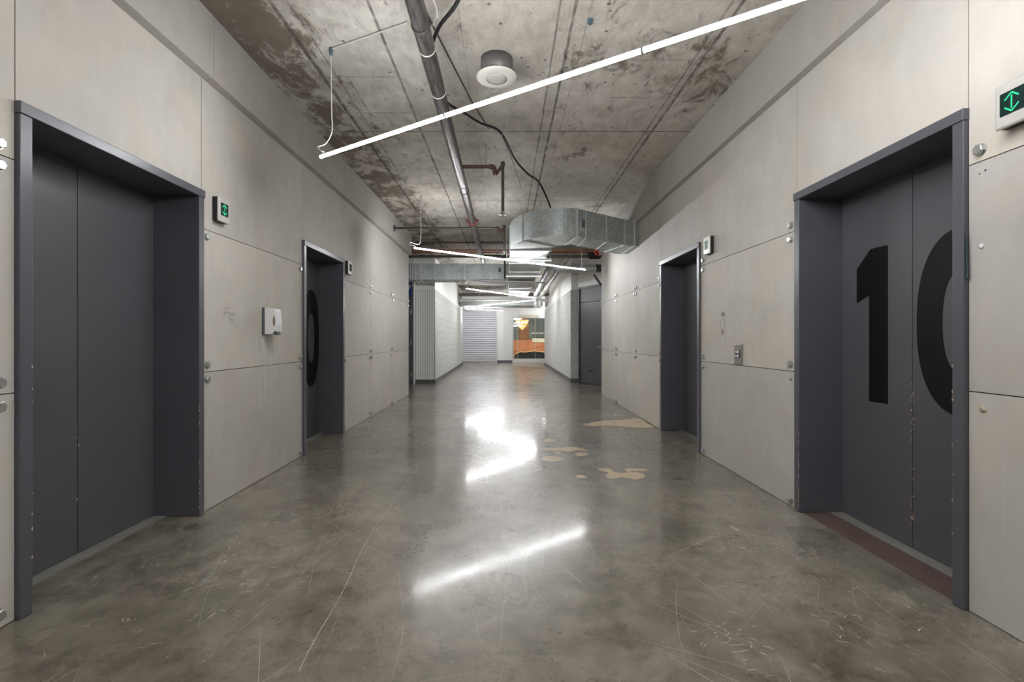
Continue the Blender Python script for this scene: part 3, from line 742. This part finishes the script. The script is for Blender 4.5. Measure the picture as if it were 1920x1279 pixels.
# ------------------------------------------------------------------ cross pipes past the corridor end
def xpipe(name, x0, x1, y, z, rad, mat, label, cat='pipe', group=None):
    return tag(MB().tube([(x0,y,z),(x1,y,z)], rad, 14).build(name, M[mat]), label, cat, group)
xpipe('copper_pipe', -3.8, 3.6, 10.60, 3.335, .016, 'rust', 'thin red brown pipe, highest of the pipes crossing past the corridor end')
cg = 'copper pipes crossing past the corridor end'
xpipe('copper_pipe', -3.8, 3.6, 11.56, 3.345, .019, 'copper', 'upper bright copper pipe crossing behind the bent duct', group=cg)
xpipe('copper_pipe', -3.8, 3.6, 11.56, 3.288, .019, 'copper', 'lower bright copper pipe crossing behind the bent duct', group=cg)
r = empty('valve_pipe', (0, 10.95, 3.07), 'dark iron cross pipe with red wheel valve at the right wall end', 'pipe')
MB().tube([(-3.8,10.95,3.085),(3.6,10.95,3.085)], .028, 14).build('pipe_run', M['darkpipe'], r)
v = MB().box(1.86,2.14,10.86,11.04,3.06,3.17); v.lathe([(.075,-.12),(.075,.12)], (2.0,10.95,3.10), axis='x', seg=20); v.lathe([(.03,-.26),(.03,0)], (2.0,10.9,3.12), axis='y', seg=12)
v.build('valve_body', M['black'], r, bevel=.01)
hw = MB(); c_ = Vector((2.03,10.62,3.14)); ring = [(c_.x+.078*math.cos(2*PI*i/24), c_.y, c_.z+.078*math.sin(2*PI*i/24)) for i in range(25)]
hw.tube(ring, .016, 10, caps=False)
for k in range(5): t = 2*PI*k/5; hw.tube([tuple(c_), (c_.x+.075*math.cos(t), c_.y, c_.z+.075*math.sin(t))], .013, 8)
hw.lathe([(.03,-.02),(.03,.05)], tuple(c_), axis='y', seg=14); hw.build('handwheel', M['redwheel'], r)
for (x, y) in ((.76,10.4),(.98,10.4)): pass
# silver pipe leaving the right wall end and bending away down the hall, with its white companion
for i in (0, 1):
    dx = .26*i; yy = 11.3+.32*i; rad = .075-.008*i; xe = 2.85-.2*i
    lab = ('shiny foil jacketed pipe bending away from under the red wheel valve', 'duller white jacketed pipe running right behind the shiny one')[i]
    pts = [(xe,yy,2.87),(1.45+dx,yy,2.87),(1.3+dx,yy,2.875)]+smooth_path([(1.3+dx,yy,2.875),(1.12+dx,yy+.04,2.885),(1.03+dx,yy+.2,2.90),(1.03+dx,yy+.5,2.90),(1.05+dx,14,2.90),(1.10+dx*.8,18,2.88),(1.13+dx*.7,19.1,2.86),(1.18+dx*.6,19.35,2.78),(1.18+dx*.6,19.4,2.60),(1.2+dx*.6,19.45,2.5)], 8)[1:]
    rr = empty('insulated_pipe', (1.05+dx, 15, 2.9), lab, 'pipe', 'insulated pipes running away under the far ceiling')
    MB().tube(pts, rad, 18).build('pipe_run', M['insul' if i == 0 else 'concwhite'], rr)
    for y in (12.2, 13.1, 14.1, 15.3, 16.5, 17.7):
        xx = 1.03+dx+(y-11.8)*.009
        MB().lathe([(rad-.002,-.012),(rad+.007,-.01),(rad+.007,.01),(rad-.002,.012)], (xx, y, 2.90-(y-14)*.004), axis='y', seg=18).build('jacket_band', M['galvedge'], rr)
    if i == 0:
        MB().lathe([(.075,-.02),(.096,-.015),(.096,.015),(.078,.02),(.078,.05),(.096,.055),(.096,.085),(.075,.09)], (2.12,yy,2.87), axis='x', seg=24).build('flange', M['darkpipe'], rr)
tag(MB().box(-.02,.02,-.035,.035,-.30,.30).xf(Matrix.Translation((2.26,11.5,2.50)) @ Matrix.Rotation(-.62,4,'Y')).build('diagonal_bracket', M['darkpipe'], bevel=.003), 'dark diagonal steel brace below the fat silver pipe on the right', 'bracket')
for x, lab in ((.80,'left'),(.95,'right')):
    tag(MB().tube([(x,10.5,2.95),(x+.05,10.5,3.2)], .012, 8).build('pipe_clip', M['darkpipe']), 'small dark strut under the copper pipes, %s of two' % lab, 'bracket')
# far services
xpipe('cross_pipe', -2.0, 1.7, 20.3, 2.84, .06, 'concwhite', 'pale horizontal pipe crossing above the far lamps')
tag(MB().box(-2.0,1.75,19.95,20.1,2.99,3.12).build('dark_channel', M['darkpipe']), 'dark steel channel crossing under the far ceiling', 'channel')
r = empty('far_air_duct', (-.2, 21.5, 2.65), 'galvanised duct crossing above the rolling shutter and glass front', 'duct')
MB().box(-2.02, 1.55, 20.7, 22.3, 2.65, 2.84).build('duct_body', M['galv'], r, bevel=.004)
for x in (-1.4,-.6,.2,.75,1.5): MB().box(x-.012, x+.012, 20.68, 22.32, 2.635, 2.85).build('seam', M['galvedge'], r)
for x, z in ((-1.93, 2.3),):
    pass

# ------------------------------------------------------------------ far left bay: pier, door with sign, block wall
bl = MB()
bl.prism([(-1.945,13.05),(-2.07,22.5),(-2.9,22.5),(-2.9,13.05)], 0, 2.56, 0)
bl.prism([(-1.96,13.06),(-2.08,22.5),(-2.9,22.5),(-2.9,13.06)], 2.56, ZC, 1)
bl.box(-2.47, -1.945, 13.0, 13.06, 0, ZC, 1)
nr = 8
for k in range(nr):
    x0 = -2.45+k*.0625; bl.box(x0, x0+.054, 12.975, 13.02, 0, 2.545, 2)
bl.box(-2.47,-1.945,12.99,13.03,0,2.545,3)
tag(bl.build('wall_block_left', [M['block'], M['wallwhite'], M['rib'], M['groove']]), 'white painted split-face block wall beyond the left bay', kind='structure')
tag(MB().prism([(-1.935,12.955),(-2.062,22.5),(-2.05,22.5),(-1.925,12.945),(-2.47,12.945),(-2.47,12.97)], 0, .11).build('baseboard_left', M['baseb']), 'grey baseboard of the left block wall', kind='structure')
# wall with side door facing the camera
wb = MB().box(-4.6, -2.47, 12.78, 13.05, 2.60, ZC, 0).box(-4.6, -3.46, 12.78, 13.05, 0, 2.60, 0).box(-2.475, -2.46, 12.76, 13.0, 0, ZC, 0).box(-4.6,-2.71,10.27,10.29,0,ZC,0).box(-4.6,-4.5,10.29,12.78,0,ZC,0)
tag(wb.build('wall_bay_left', M['wallwhite']), 'white wall of the left bay around the dark side door', kind='structure')
r = empty('door_5', (-2.96, 12.75, 0), 'dark side door beyond the end of the left wall, under a blue sign', kind='structure')
MB().box(-3.42,-2.53,12.72,12.77,.01,2.19).build('door_leaf', M['paint_leaf'], r, bevel=.003)
MB().box(-3.42,-2.53,12.74,12.77,2.2,2.59).build('transom_panel', M['paint_leaf'], r)
fr_ = MB().box(-3.46,-3.42,12.70,12.78,0,2.60).box(-2.53,-2.48,12.70,12.78,0,2.60).box(-3.46,-2.48,12.70,12.78,2.575,2.60); fr_.build('door_frame', M['paint'], r, bevel=.003)
for z in (.25, 1.1, 1.92): MB().tube([(-2.53,12.695,z-.06),(-2.53,12.695,z+.06)], .012, 8).build('hinge', M['steel'], r)
MB().box(-3.36,-3.24,12.66,12.70,.98,1.01).build('handle', M['steel'], r, bevel=.004)
r = empty('blue_sign', (-2.9, 12.68, 2.3), 'blue sign with white lettering above the left side door', 'sign')
MB().box(-3.4,-2.50,12.665,12.69,2.31,2.70).build('board', M['blue'], r)
def text(s_, size, loc, rot, mat, parent, nm, ext=.004, align='LEFT'):
    cu = bpy.data.curves.new(nm, 'FONT'); cu.body = s_; cu.size = size; cu.extrude = ext; cu.align_x = align
    tmp = bpy.data.objects.new(nm+'_t', cu); C.collection.objects.link(tmp)
    dg = bpy.context.evaluated_depsgraph_get(); me = bpy.data.meshes.new_from_object(tmp.evaluated_get(dg))
    bpy.data.objects.remove(tmp); me.materials.clear(); me.materials.append(mat)
    me.transform(Matrix.Translation(Vector(loc)-org[parent.name]) @ rot)
    o = bpy.data.objects.new(nm, me); C.collection.objects.link(o); o.parent = parent; org[o.name] = org[parent.name]; return o
RX = Matrix.Rotation(PI/2, 4, 'X')
text('INC.', .085, (-2.515,12.66,2.605), RX, M['white'], r, 'lettering', align='RIGHT')
MB().box(-3.3,-2.525,12.658,12.664,2.582,2.590).box(-3.3,-2.525,12.658,12.664,2.56,2.567).build('underline', M['white'], r)
text('7', .24, (-2.555,12.66,2.40), RX, M['white'], r, 'numeral', align='RIGHT')

# ------------------------------------------------------------------ far right: block wall, angled door
br_ = MB()
br_.prism([(1.767,13.25),(1.775,22.5),(2.9,22.5),(2.9,14),(1.99,13.25)], 0, 2.56, 0)
br_.prism([(1.785,13.27),(1.793,22.5),(2.9,22.5),(2.9,14),(1.99,13.27)], 2.56, ZC, 1)
tag(br_.build('wall_block_right', [M['block'], M['wallwhite']]), 'white painted split-face block wall beyond the right bay', kind='structure')
tag(MB().prism([(1.757,13.2),(1.765,22.5),(1.775,22.5),(1.767,13.24),(1.99,13.24),(1.99,13.2)], 0, .11).build('baseboard_right', M['baseb']), 'grey baseboard of the right block wall', kind='structure')
A = Vector((1.995,13.17)); B = Vector((2.50,12.20)); u = (B-A).normalized()
ang = math.atan2(u.y,u.x); MX = Matrix.Translation((A.x,A.y,0)) @ Matrix.Rotation(ang,4,'Z')
dr = empty('door_6', (A.x,A.y,0), 'tall dark grey angled side door with small slot beyond the right wall', kind='structure')
LW = 1.10
MB().box(.03,LW,.0,.045,.012,2.185).xf(MX).build('door_leaf', M['paint_leaf'], dr, bevel=.003)
MB().box(.03,LW,.0,.045,2.195,2.57).xf(MX).build('transom_panel', M['paint_leaf'], dr, bevel=.002)
MB().box(-.01,.03,-.03,.06,0,2.61).box(LW,LW+.04,-.03,.06,0,2.61).box(-.01,LW+.04,-.03,.06,2.57,2.62).xf(MX).build('door_frame', M['paint'], dr, bevel=.003)
for z in (.25, 1.02, 1.88): MB().tube([tuple(MX@Vector((.035,-.018,z-.06))),tuple(MX@Vector((.035,-.018,z+.06)))], .013, 8).build('hinge', M['black'], dr)
MB().tube([tuple(MX@Vector(p)) for p in ((.99,0,1.0),(.99,-.055,1.0),(.87,-.06,1.0))], .011, 8).build('handle', M['steel'], dr)
MB().box(.42,.62,-.004,.002,.335,.375).xf(MX).build('door_slot', M['black'], dr)
MB().box(.40,.43,-.005,.002,.34,.37).xf(MX).build('slot_edge', M['rust'], dr)
wbr = MB().box(-.05,LW+.1,-.01,.3,2.615,ZC).box(LW+.05,2.3,-.01,.3,0,ZC).xf(MX)
wbr.box(2.66,4.6,10.31,10.33,0,ZC).box(4.5,4.6,10.33,14,0,ZC)
tag(wbr.build('wall_bay_right', M['wallwhite']), 'white wall of the right bay above the angled door', kind='structure')

# ------------------------------------------------------------------ far end wall, shutter, glass front
YF = 24.5
fw = MB().box(-.49,.30,YF,YF+.2,0,ZC,0).box(.30,3.6,YF,YF+.2,2.36,ZC,0).box(2.05,4.6,YF,YF+.2,0,ZC,0).box(-4.6,-2.75,YF,YF+.2,0,ZC,0).box(-2.75,-.49,YF,YF+.2,2.75,ZC,0)
for k in range(7):
    x0 = -.14+k*.062; fw.box(x0, x0+.054, YF-.02, YF, .12, 2.42, 1)
fw.box(-3.0,-2.9,22.5,YF,0,ZC,0).box(3.5,3.6,22.5,YF,0,ZC,0)
tag(fw.build('wall_far', [M['wallwhite'], M['rib']]), 'white far wall between the rolling shutter and the glass front', kind='structure')
tag(MB().box(-.49,.29,YF-.03,YF,0,.12).build('baseboard_back', M['baseb']), 'dark baseboard of the far wall', kind='structure')
r = empty('door_7', (-1.6, YF, 0), 'closed white rolling shutter at the far end of the corridor', kind='structure')
sh = MB(); ns = 24; h = 2.68/ns; poly = [(YF+.10, .03)]
for k in range(ns):
    z = .05+k*h; poly += [(YF+.095,z),(YF+.04,z+h*.22),(YF+.022,z+h*.5),(YF+.028,z+h*.75),(YF+.05,z+h*.86),(YF+.095,z+h*.93)]
poly += [(YF+.10, 2.74)]
n = len(poly); xs0, xs1 = -2.70, -.53
vs = [(xs0,y,z) for y,z in poly]+[(xs1,y,z) for y,z in poly]
sh.add(vs, [(i,n+i,n+i+1,i+1) for i in range(n-1)])
sh.build('slat_curtain', m_plain('shutter_enamel', srgb(222,222,228), .4, .1, .03), r)
MB().box(xs0,xs1,YF+.02,YF+.09,0.003,.06).build('bottom_bar', M['alu'], r)
for x in (-2.75,-.53): MB().box(x,x+.05,YF+.0,YF+.12,0,2.75).build('guide_rail', M['white'], r)

# glass front
r = empty('window_1', (1.15, YF, 0), 'frameless glass shop front with steel rails at the far end', kind='structure')
MB().box(.30,2.05,YF+.03,YF+.09,2.27,2.36).build('top_rail', M['white'], r)
MB().box(.62,1.62,YF-.05,YF+.10,2.30,2.44).build('closer_box', M['cream'], r, bevel=.004)
MB().box(.30,2.05,YF+.03,YF+.09,.03,.20).build('bottom_rail', M['steel'], r)
MB().box(.28,2.1,YF-.02,YF+.12,0,.03).build('threshold', M['alu'], r)
MB().box(.27,.34,YF+.0,YF+.12,0,2.36).build('side_frame', M['white'], r)
for x0, x1 in ((.345,.565),(.575,1.455),(1.465,2.05)):
    MB().box(x0,x1,YF+.055,YF+.067,.20,2.27).build('glass_pane', M['glass'], r)
for x in (.57,1.46): MB().box(x-.008,x+.008,YF+.05,YF+.072,.20,2.27).build('pane_joint', M['cream'], r)

# ------------------------------------------------------------------ reception room behind the glass
rm = MB().box(-.4,4.6,29.2,29.4,0,2.75,0).box(-.5,-.4,YF+.2,29.4,0,2.75,0).box(4.5,4.6,YF+.2,29.4,0,2.75,0).box(-.5,4.6,YF+.2,29.4,2.72,2.85,0)
for k in range(26): rm.box(1.55+k*.11,1.60+k*.11,29.12,29.2,0,2.72,1)
tag(rm.build('wall_reception', [M['slate'], M['slate2']]), 'slate coloured reception room walls behind the glass', kind='structure')
tag(MB().box(.75,1.35,29.0,29.19,1.2,2.72).build('amber_column', M['orangewood']), 'amber wood column behind the chandelier', 'column')
r = empty('reception_desk', (1.6, 26.6, 0), 'reception desk with wide live edge wood front behind the glass', 'desk')
d = MB(); npt = 40; top = 1.16; pts = []
for i in range(npt+1):
    x = .2+2.4*i/npt; q = (x-.35)/.5
    z = .50 - .30*math.exp(-((x-.32)/.22)**2) + .03*math.sin(x*5)+.012*math.sin(x*17) - .05*max(0,x-1.6)
    pts.append((x,z))
vs = [(x,26.5,z) for x,z in pts]+[(x,26.5,top) for x,z in pts]+[(x,26.58,z) for x,z in pts]+[(x,26.58,top) for x,z in pts]
k = npt+1
d.add(vs, [f for i in range(npt) for f in ((i,i+1,k+i+1,k+i),(2*k+i,3*k+i,3*k+i+1,2*k+i+1),(k+i,k+i+1,3*k+i+1,3*k+i),(i,2*k+i,2*k+i+1,i+1))])
d.add([vs[0],vs[k],vs[3*k],vs[2*k]],[(0,1,2,3)]).add([vs[npt],vs[k+npt],vs[3*k+npt],vs[2*k+npt]],[(3,2,1,0)])
d.build('wood_front', M['desk'], r)
e = MB(); e.tube([(x,26.52,z+.012) for x,z in pts], .035, 8); e.build('bark_edge', M['liveedge'], r)
MB().box(.2,2.6,26.58,27.2,1.10,1.16).build('desk_top', M['desk'], r, bevel=.005)
MB().box(.45,2.55,26.75,27.1,0.005,1.10).build('base', M['deskbase'], r)
MB().box(1.42,2.6,26.48,26.9,1.02,1.24).build('raised_counter', M['cream'], r, bevel=.006)
# gold letters
r = empty('wall_lettering', (1.9, 29.05, 1.6), 'small glowing gold letters on the reception room wall', 'sign')
for i, ch in enumerate('SIGNATURES'):
    text(ch, .11, (1.33+i*.122, 29.08, 1.52), RX, M['gold'], r, 'letter', .01, 'CENTER')
# chandelier
cx, cy = .84, 26.0
r = empty('chandelier', (cx, cy, 1.7), 'glowing amber crystal chandelier behind the glass front', 'chandelier')
MB().tube([(cx,cy,2.4),(cx,cy,2.72)], .012, 8).lathe([(.08,0),(.08,.03)], (cx,cy,2.69), seg=16).build('stem', M['copper'], r)
MB().lathe([(.20,0),(.33,.02),(.33,.05),(.20,.07)], (cx,cy,2.15), seg=32).build('crown_ring', M['orangewood'], r)
for rad, z, cnt in ((.33,2.20,30),(.29,2.06,26),(.22,1.94,20),(.13,1.84,12),(.04,1.77,4)):
    t_ = MB()
    for k in range(cnt):
        a = 2*PI*k/cnt+rad; px, py = cx+rad*math.cos(a), cy+rad*math.sin(a)
        t_.lathe([(.004,-.06),(.026,-.035),(.016,.035),(.004,.045)], (px,py,z), seg=6, sm=False)
    t_.build('crystal_tier', M['copperglow'], r)
for k in range(8):
    a = 2*PI*k/8; MB().lathe([(.012,-.05),(.032,-.02),(.032,.02),(.012,.05)], (cx+.24*math.cos(a),cy+.24*math.sin(a),2.14), seg=8).build('bulb', M['warmbulb'], r)
# strip light added to brighten the reception room
rl = MB().box(.4,2.6,25.2,25.26,2.66,2.69)
tag(rl.build('strip_lamp', m_emit('strip_lamp_glow', (1,.93,.85,1), 110)), 'white ceiling strip lamp inside the reception room', 'lamp')

# ------------------------------------------------------------------ floor patches and scratches
def fpt(px, py): Y = HC*F/(py-VY); return ((px-VX)*Y/F, Y)
def floor_poly(pts, nm='filler_patch', z=.0012, src=(1000,740,6.393)):
    P_ = [fpt(src[0]+x/src[2], src[1]+y/src[2]) for x, y in pts]
    n = len(P_); P3 = [Vector((x,y,0)) for x, y in P_]
    sm = smooth_path(P3+[P3[0]], 5)[:-1]
    MB().prism([(p.x,p.y) for p in sm], 0, z).build(nm, M['patch'], fl)
floor_poly([(585,365),(640,350),(800,318),(1000,308),(1150,295),(1270,292),(1360,345),(1430,392),(1250,395),(1050,380),(850,372),(720,380)])
floor_poly([(945,238),(980,230),(1020,238),(980,244)])
floor_poly([(120,550),(150,533),(210,530),(270,552),(220,570),(150,568)])
floor_poly([(120,655),(200,640),(310,645),(400,628),(490,628),(560,645),(655,665),(600,672),(530,662),(430,680),(330,665),(230,670)])
floor_poly([(250,700),(290,693),(335,700),(300,718)])
floor_poly([(490,712),(540,698),(610,697),(655,715),(600,735),(540,738),(515,722)])
floor_poly([(95,770),(140,742),(230,738),(320,748),(370,775),(310,798),(220,803),(140,792)])
floor_poly([(500,980),(545,963),(600,970),(635,988),(590,1000),(530,995)])
floor_poly([(770,893),(830,886),(920,892),(950,925),(1040,940),(1130,930),(1085,890),(1200,885),(1330,892),(1365,905),(1300,918),(1200,915),(1150,930),(1260,935),(1330,965),(1320,1000),(1230,1018),(1130,1000),(1060,990),(980,1005),(900,1000),(870,965),(900,935),(820,918)])
q = MB(); rnd = random.Random(3)
for _ in range(420):
    y0 = rnd.uniform(1.2, 9); x0 = rnd.uniform(-1.95, 1.9); L = rnd.uniform(.15, .9)*(2 if rnd.random() < .12 else 1)
    a = rnd.gauss(PI/2, .55); cur = rnd.gauss(0,.12); pts = []
    for i in range(9):
        t = i/8; pts.append((x0+L*t*math.cos(a+cur*t), y0+L*t*math.sin(a+cur*t), .0006))
    if any(abs(p[0]) > 1.97 for p in pts): continue
    wd = rnd.uniform(.0006, .0016); q.ribbon(pts, [wd*(.3+math.sin(PI*i/8)) for i in range(9)], (0,0,1))
for (cx_, cy_, nn, sx, sy) in ((-1.45,2.7,130,.35,.8),(1.5,2.75,150,.35,.7),(-1.2,3.3,60,.3,.3),(1.35,4.2,60,.3,.5),(-1.6,5.6,50,.2,.5),(.9,1.9,30,.15,.2),(1.75,5.6,50,.12,.5)):
    for _ in range(nn):
        x0 = rnd.gauss(cx_, sx*.5); y0 = rnd.gauss(cy_, sy*.5); L = rnd.uniform(.012,.06); a = rnd.uniform(-.6,1.4); kk = rnd.uniform(-.9,.9)
        if abs(x0) > 1.94: continue
        pts = [(x0+L*t*math.cos(a+t*kk), y0+L*t*math.sin(a+t*kk), .0006) for t in (0,.33,.66,1)]
        q.ribbon(pts, [.0008,rnd.uniform(.002,.006),rnd.uniform(.0015,.004),.0006], (0,0,1))
# named long scratches seen in the photo
for pp, wd in (([(808,845),(745,930),(690,1010),(643,1109),(590,1200),(560,1260)], .003), ([(420,1210),(640,1010),(700,960)], .0016), ([(765,1060),(690,1092)], .001),
           ([(1095,1010),(1140,1072)], .0015), ([(1240,1050),(1300,1022),(1350,1000)], .002), ([(938,926),(945,1015)], .0012), ([(880,940),(895,1080)], .001), ([(800,1105),(775,1140)], .0012)):
    P_ = smooth_path([Vector((*fpt(x,y), .0007)) for x, y in pp], 4); q.ribbon(P_, wd, (0,0,1))
o = q.build('scratches', M['scratch'], fl); o['kind'] = 'stuff'
